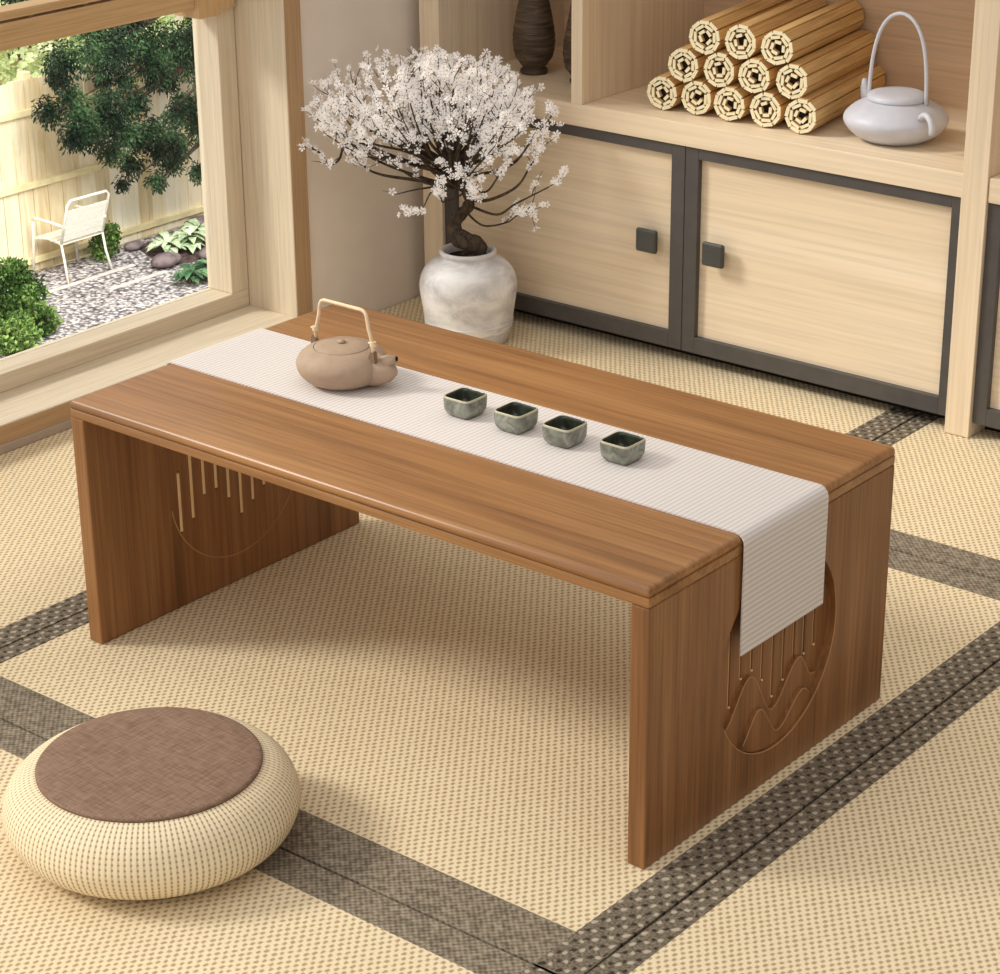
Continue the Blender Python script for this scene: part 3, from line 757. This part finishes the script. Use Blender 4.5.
# crown: fans of branches from the upper trunk out to the dome (a across, z height)
dome = []
for k in range(18):
    th = math.radians(168 - k * 8.9)
    a = -0.058 + 0.232 * math.cos(th) * (1.0 if math.cos(th) < 0 else 0.80); z = 0.408 + 0.138 * max(0, math.sin(th)) ** 0.8
    dome.append((a, z))
for gi in range(9):
    spec = []
    for j in range(2):
        a, z = dome[gi * 2 + j]
        for dpt in (0.0, -0.06, 0.045):
            if dpt > 0 and (a < -0.13 or a > 0.10): continue
            aa = a * (1 - abs(dpt) * 1.3); zz = z - abs(dpt) * 0.25 + rnd.uniform(-.010, .010)
            zs = rnd.uniform(0.30, 0.36)
            spec.append((((-0.03, zs), (aa * 0.36 - 0.02, zs + 0.01 + (zz - zs) * 0.22, dpt * 0.4), (aa * 0.74 - .01, zs + (zz - zs) * 0.60, dpt * 0.8), (aa, zz, dpt)), 0.0038, 0.50 if a < .06 else .35, 0.72))
            if rnd.random() < 0.5:
                f = rnd.uniform(0.66, 0.9); a2 = -0.04 + (aa + 0.04) * f; z2 = 0.35 + (zz - 0.35) * f
                spec.append((((-0.03, zs), (a2 * 0.4 - .02, zs + (z2 - zs) * 0.35, dpt), (a2, z2, dpt * 1.5)), 0.003, 0.45, 0.65))
    branch(spec)
# low left sprays and low right sprays seen against wall and door
branch([(((-0.03, .33), (-.12, .365, -.03), (-.19, .385, -.02), (-.232, .400, 0), (-.248, .372, 0), (-.268, .366, 0), (-.284, .380, 0), (-.300, .390, 0)), 0.004, 0.08, 0.30)])
branch([(((-0.03, .31), (-.10, .328, -.03), (-.16, .345, -.04), (-.205, .37, -.03), (-.24, .41, -.02)), 0.0042, 0.35, 0.5), (((-0.03, .32), (-.09, .325, -.05), (-.135, .315, -.06)), 0.003, 0.1, 0.05)])
branch([(((-0.01, .29), (.05, .292, -.02), (.095, .325, -.04), (.125, .37, -.04), (.145, .40, -.04)), 0.004, 0.35, 0.75)])
branch([(((0.0, .275), (.05, .272, -.03), (.10, .290, -.04), (.15, .315, -.04), (.175, .332, -.04)), 0.003, 0.12, 0.5)])
branch([(((0.0, .262), (.03, .247, -.03), (.07, .250, -.04), (.105, .262, -.04), (.128, .276, -.04)), 0.0026, 0.12, 0.75)])
branch([(((-0.03, .34), (.03, .35, -.03), (.09, .37, -.05), (.13, .41, -.05), (.16, .455, -.04)), 0.004, 0.4, 0.75), (((-0.03, .33), (.03, .32, -.05), (.06, .345, -.06), (.08, .38, -.06)), 0.003, 0.4, 0.7)])
branch([(((-0.02, .305), (-.04, .30, -.05), (-.045, .33, -.08)), 0.0025, 0.5, 0.8), (((-0.02, .30), (.0, .30, -.05), (.012, .325, -.07)), 0.0022, 0.5, 0.8), (((-0.03, .34), (-.06, .32, -.05), (-.09, .29, -.07), (-.098, .282, -.07)), 0.0022, 0.05, 0.7)])

# ------------------------------------------------------------ garden outside, one storey below
G = -5.5
struct('garden_ground', MB().box(-40, -1.5, -5, 45, G - 0.3, G - 0.02), M['ground'])
gv = MB().face([(-15.34, 0, G), (-3.0, 0, G), (-3.0, 34, G), (-15.34, 34, G)]).build('gravel', M['gravel'])
tag(gv, 'grey and mauve gravel covering the garden floor inside the fence', 'gravel', kind='stuff')
fn = thing('garden_fence', 'pale vertical board fence with horizontal rails behind the garden chair', 'fence', (-15.4, 13, G))
m = MB(); y = 0.03
rf = random.Random(3)
while y < 34:
    wd = 0.178; m.box(-15.40 - rf.uniform(0, .008), -15.378, y, y + wd, G, -3.56 + rf.uniform(-.01, .01)); y += 0.19
m.build('board_panel', M['fence'], fn)
for z in (-3.875, -4.61, -5.375): MB().box(-15.378, -15.33, 0.0, 34, z - 0.03, z + 0.03, 0.004).build('fence_rail', M['rail'], fn)
for yy in [12.45 + 2.15 * k for k in range(-5, 10)]: MB().box(-15.50, -15.41, yy - .05, yy + .05, G, -3.5, 0.004).build('fence_post', M['rail'], fn)

def leaves(mb, c, r, n, size, rn_, droop=0.0, asp=2.2, shell=0.55):
    for _ in range(n):
        while True:
            v = Vector((rn_.uniform(-1, 1), rn_.uniform(-1, 1), rn_.uniform(-1, 1)))
            if v.length <= 1: break
        v = v.normalized() * (shell + (1 - shell) * rn_.random())
        p = Vector(c) + Vector((v.x * r[0], v.y * r[1], v.z * r[2]))
        d = (v * 0.6 + Vector((rn_.uniform(-1, 1), rn_.uniform(-1, 1), rn_.uniform(-1, 1)))).normalized()
        d.z -= droop; d.normalize(); u = d.orthogonal().normalized()
        u = (u + d.cross(u) * rn_.uniform(-2, 2)).normalized(); l = size * rn_.uniform(.6, 1.3)
        a = mb.bm.verts.new(p); b = mb.bm.verts.new(p + d * l * .5 + u * l / asp * .5); e_ = mb.bm.verts.new(p + d * l); f_ = mb.bm.verts.new(p + d * l * .5 - u * l / asp * .5)
        mb.bm.faces.new((a, b, e_, f_))
rn_ = random.Random(5)
blobs = [(12.21, -3.23, 0.22), (12.59, -3.2, 0.28), (12.97, -3.21, 0.3), (13.36, -3.28, 0.3), (13.76, -3.35, 0.28), (14.02, -3.55, 0.25), (12.1, -3.71, 0.17), (12.4, -3.77, 0.2), (12.19, -3.95, 0.16), (12.5, -4.01, 0.2), (12.77, -3.92, 0.2), (12.81, -4.23, 0.18), (13.14, -4.2, 0.14), (13.06, -4.43, 0.14), (12.9, -4.6, 0.09), (13.4, -4.35, 0.17), (13.37, -4.66, 0.12), (13.74, -4.42, 0.17), (13.9, -4.19, 0.17), (13.78, -3.91, 0.11), (13.0, -3.56, 0.14), (12.75, -3.5, 0.11), (13.86, -4.66, 0.13), (12.19, -3.42, 0.1), (12.05, -3.35, 0.1), (13.6, -3.67, 0.15), (14.02, -3.29, 0.25), (14.04, -3.84, 0.13), (11.74, -2.53, 0.18), (12.22, -2.53, 0.18), (12.72, -2.55, 0.18), (13.14, -2.9, 0.25), (12.62, -2.91, 0.22), (12.66, -3.68, .16), (13.1, -3.8, .18), (12.95, -4.05, .17), (13.25, -4.1, .17), (13.5, -4.25, .17), (13.3, -3.5, .2), (13.85, -4.0, .17), (13.55, -4.0, .14), (12.35, -3.6, .14), (13.6, -4.55, .12), (14.5, -3.0, .4), (14.9, -3.5, .4), (14.6, -4.0, .3), (14.4, -2.6, .4)]
ev = thing('evergreen_tree', 'dark green drooping evergreen tree leaning in front of the fence', 'tree', (-14.55, 15.05, G))
tm = MB(); tm.tube([(-14.55, 15.05, G), (-14.55, 15.02, -4.6), (-14.6, 14.95, -3.6), (-14.6, 14.9, -2.2)], [.09, .08, .065, .03], 10); tm.build('trunk', M['bark'], ev)
bb = MB()
for (y_, z_, r_) in blobs[::2]:
    s0 = Vector((-14.6, 14.95, min(-2.4, z_ + 0.45))); e0 = Vector((-14.6, y_, z_)); mid = (s0 + e0) / 2 + Vector((0, 0, .12))
    bb.tube([s0, mid, e0], [.028, .018, .006], 6)
bb.build('branches', M['bark'], ev)
fo = MB()
for (y_, z_, r_) in blobs:
    n = int(560 * (r_ / 0.2) ** 1.7)
    leaves(fo, (-14.6 + rn_.uniform(-.12, .12), y_, z_), (r_ * .9, r_, r_), int(n * 1.9), 0.052, rn_, 0.8, 2.8, 0.1)
fo.build('foliage', M['yew'], ev, smooth=False)

def bush(name, loc, bl, mat_, label, n, size, cat='shrub', group=None):
    t = thing(name, label, cat, loc, group); f = MB()
    for (x_, y_, z_, r_) in bl: leaves(f, (x_, y_, z_), (r_, r_, r_), int(n * (r_ / .2) ** 2), size, rn_, 0, 1.7, 0.45)
    f.build('foliage', mat_, t, smooth=False)
    s_ = MB()
    for (x_, y_, z_, r_) in bl: s_.tube([loc, ((x_ + loc[0]) / 2, (y_ + loc[1]) / 2, (z_ + loc[2]) / 2 + .05), (x_, y_, z_)], [.02, .014, .006], 6)
    s_.build('stems', M['bark'], t)
bush('boxwood_shrub', (-13.9, 10.9, G), [(-13.9, 10.86, -5.33, .28), (-13.9, 10.82, -5.06, .24), (-13.95, 11.08, -5.10, .15), (-13.8, 11.06, -5.36, .16), (-13.9, 10.62, -5.3, .24), (-14.1, 11.06, -4.95, .12), (-13.9, 10.84, -4.84, .12), (-13.6, 10.6, -5.35, .22)], M['box'], 'large bright green leafy shrub in the lower corner of the window', 900, 0.055)
bush('boxwood_shrub', (-15.08, 13.02, G), [(-15.1, 12.99, -5.36, .15), (-15.1, 13.08, -5.25, .12)], M['box'], 'small round green shrub behind the white garden chair', 900, 0.05)
def hosta(loc, sc, mat_, label, ncl=3):
    m = MB(); r2 = random.Random(int(abs(loc[1]) * 100))
    for c in range(ncl):
        cx, cy = loc[0] + r2.uniform(-.12, .12) * sc, loc[1] + (c - (ncl - 1) / 2) * .2 * sc
        for k in range(30):
            a = 2 * PI * k / 30 * 2.4 + r2.uniform(-.2, .2); el = r2.uniform(.25, 1.1); l = sc * r2.uniform(.10, .18)
            h = Vector((math.cos(a), math.sin(a), 0)); w_ = Vector((-math.sin(a), math.cos(a), 0)); b0 = Vector((cx, cy, loc[2] + .02))
            p1 = b0 + h * l * .3 * math.cos(el) + Vector((0, 0, l * .8 * math.sin(el))); p2 = p1 + h * l * .5 + Vector((0, 0, .02)); p3 = p2 + h * l * .4 + Vector((0, 0, -l * .3))
            wd = l * .26; V = [m.bm.verts.new(q) for q in (b0, p1 - w_ * wd * .6, p1 + w_ * wd * .6, p2 - w_ * wd, p2 + w_ * wd, p3)]
            for q in ((0, 2, 1), (1, 2, 4, 3), (3, 4, 5)):
                f = m.bm.faces.new([V[i] for i in q]); f.smooth = True
    o = m.build('hosta_plant', mat_); tag(o, label, 'plant', 'hosta plants in the garden bed')
hosta((-14.78, 13.80, G + .01), 1.3, M['hosta'], 'pale variegated broad-leaved plant in the dark bed by the fence', 3)
hosta((-13.82, 13.24, G + .01), 1.2, M['hosta_dark'], 'dark green broad-leaved plant close to the window stile', 3)
bed = MB().prism([(-15.2, 13.5, G), (-14.45, 13.2, G), (-14.25, 13.7, G), (-14.3, 14.8, G), (-15.25, 14.8, G)], (0, 0, 0.002)).build('garden_bed_soil', M['garden_soil'])
tag(bed, 'dark soil bed under the pale broad-leaved plant', 'soil', kind='stuff')
for k, (x_, y_, r_, lb) in enumerate(((-14.42, 13.22, .12, 'low mauve rock at the near corner of the soil bed'), (-15.12, 14.35, .12, 'dark rock in the bed against the fence foot'), (-15.12, 13.42, .08, 'small dark rock at the far corner of the bed'), (-14.28, 13.70, .10, 'flat rock on the bed edge in front of the pale plant'))):
    o = MB().blob((0, 0, 0), (r_, r_ * 1.5, r_ * .6), seg=3, noise=.07).build('garden_rock', M['rock']); o.location = (x_, y_, G + r_ * .62); tag(o, lb, 'rock', 'rocks edging the garden bed')
for (x_, ya, yb, lb) in ((-14.72, 11.6, 13.05, 'pale stone edging strip across the gravel beneath the chair'), (-14.30, 12.35, 13.1, 'short pale stone edging strip in the gravel nearer the window')):
    o = MB().box(-.03, .03, -(yb - ya) / 2, (yb - ya) / 2, 0, .014, .004).build('stone_edging', M['edge_stone']); o.location = (x_, (ya + yb) / 2, G + 0.001); tag(o, lb, 'edging')
# hedge and roof beyond the fence
hg = MB()
for k in range(60):
    leaves(hg, (-17.2 + rn_.uniform(-.2, .2), 10.5 + k * .3 if k < 26 else (18.3 + (k - 26) * .75 if k < 46 else 10.2 - (k - 46) * .75), -4.1 + rn_.uniform(-.25, .25)), (.7, .55, 1.35), 420, .12, rn_, 0, 1.6, .5)
h = hg.build('pale_hedge', M['pale_leaf'], smooth=False); tag(h, 'pale sunlit leafy hedge beyond the fence top', 'hedge')
rt = thing('neighbour_shed', 'dark brown roof with pale gutter beyond the fence top', 'shed', (-22, 16.5, G))
MB().box(-24.0, -20.3, 14.8, 18.2, G, -4.45).build('shed_walls', M['fence'], rt)
MB().prism([(-20.0, 14.6, -4.62), (-20.0, 14.6, -4.45), (-22.1, 14.6, -3.35), (-24.2, 14.6, -4.45), (-24.2, 14.6, -4.62), (-22.1, 14.6, -3.52)], (0, 3.8, 0)).build('roof', M['roof'], rt)
MB().tube([(-20.0, 14.55, -4.42), (-20.0, 18.45, -4.42)], .05, 8).build('gutter', M['gutter'], rt)

# garden chair: seen from behind its slatted back
CX, CYY = -15.0, 12.50
ch = thing('garden_chair', 'cream metal garden armchair with slatted seat and back by the fence', 'chair', (CX, CYY, G))
wm = M['white_metal']; hw = .27
def cp(d, s, z): return Vector((CX - d, CYY + s, G + z))        # d forward (away from the window), s sideways
for s in (-1, 1):
    MB().tube([cp(-.24, s * (hw + .02), 0.012), cp(-.19, s * hw, .22), cp(-.16, s * hw, .40), cp(-.05, s * hw, .42)], .013, 8).build('leg', wm, ch)
    MB().tube([cp(.28, s * (hw + .02), 0.012), cp(.26, s * hw, .40), cp(.25, s * hw, .58)], .013, 8).build('leg', wm, ch)
    MB().tube([cp(.25, s * hw, .58), cp(.2, s * (hw + .005), .605), cp(-.05, s * (hw + .005), .60), cp(-.235, s * (hw - .01), .58)], .015, 8).build('armrest', wm, ch)
fr = MB(); fr.tube([cp(-.16, -hw, .40), cp(-.30, -hw, .82), cp(-.31, -hw + .04, .86), cp(-.31, hw - .04, .86), cp(-.30, hw, .82), cp(-.16, hw, .40)], .014, 8)
fr.build('back_frame', wm, ch)
m = MB()
for k in range(6):
    t0 = 0.02 + k * .135; t1 = t0 + .118
    a0, a1 = (-.165 - .14 * t0, .41 + .42 * t0), (-.165 - .14 * t1, .41 + .42 * t1)
    m.prism([cp(a0[0], -hw + .01, a0[1]), cp(a1[0], -hw + .01, a1[1]), cp(a1[0] + .006, -hw + .01, a1[1] + .002), cp(a0[0] + .006, -hw + .01, a0[1] + .002)], (0, 2 * hw - .02, 0))
m.build('backrest', wm, ch)
m = MB()
for k in range(7):
    d0 = -.15 + k * .062; m.box(CX - d0 - .05, CX - d0, CYY - hw + .01, CYY + hw - .01, G + .405 - .008 * abs(k - 3), G + .415 - .008 * abs(k - 3))
m.build('seat', wm, ch)

# ------------------------------------------------------------ light
sun = bpy.data.lights.new('window_sun', 'SUN'); sun.energy = 2.5; sun.angle = math.radians(14); sun.color = (1.0, 0.95, 0.88)
so_ = bpy.data.objects.new('window_sun', sun); C.objects.link(so_)
el = math.radians(37); d = Vector((0.82 * math.cos(el), 0.57 * math.cos(el), -math.sin(el)))
so_.rotation_euler = d.to_track_quat('-Z', 'Y').to_euler(); so_.location = (-3, -2, 3)
al = bpy.data.lights.new('garden_fill_light', 'AREA'); al.energy = 1500; al.size = 5; al.color = (1.0, 0.98, 0.93)  # added lamp outside the view, brightens fence and garden
ao = bpy.data.objects.new('garden_fill_light', al); C.objects.link(ao); ao.location = (-8.5, 9.5, 1.5)
ao.rotation_euler = (Vector((-15.0, 13.0, -5.0)) - ao.location).to_track_quat('-Z', 'Y').to_euler()
# sky: brighter on the garden side and overhead, dimmer deep in the room to the right
wd = bpy.data.worlds.new('world'); bpy.context.scene.world = wd; wd.use_nodes = True
t = wd.node_tree; bg = t.nodes['Background']; tc = t.nodes.new('ShaderNodeTexCoord')
dp = t.nodes.new('ShaderNodeVectorMath'); dp.operation = 'DOT_PRODUCT'; t.links.new(tc.outputs['Generated'], dp.inputs[0])
dv = Vector((-0.55, -0.55, 0.63)).normalized(); dp.inputs[1].default_value = dv
mr = t.nodes.new('ShaderNodeMapRange'); t.links.new(dp.outputs['Value'], mr.inputs[0])
mr.inputs[1].default_value = -0.7; mr.inputs[2].default_value = 1.0; mr.inputs[3].default_value = 0.08; mr.inputs[4].default_value = 1.42
t.links.new(mr.outputs[0], bg.inputs[1]); bg.inputs[0].default_value = (1.0, 0.965, 0.93, 1)

# ------------------------------------------------------------ camera
cam = bpy.data.cameras.new('camera'); co = bpy.data.objects.new('camera', cam); C.objects.link(co)
co.location = (2.37559938, -1.94593413, 1.51370311)
co.rotation_euler = (math.radians(67.03878782), math.radians(0.49204136), math.radians(39.14322074))
cam.sensor_fit = 'HORIZONTAL'; cam.sensor_width = 36; cam.lens = 2.2940 * 36; cam.clip_end = 200
bpy.context.scene.camera = co
sc = bpy.context.scene
sc.view_settings.view_transform = 'Standard'; sc.view_settings.look = 'None'; sc.view_settings.exposure = 0.0
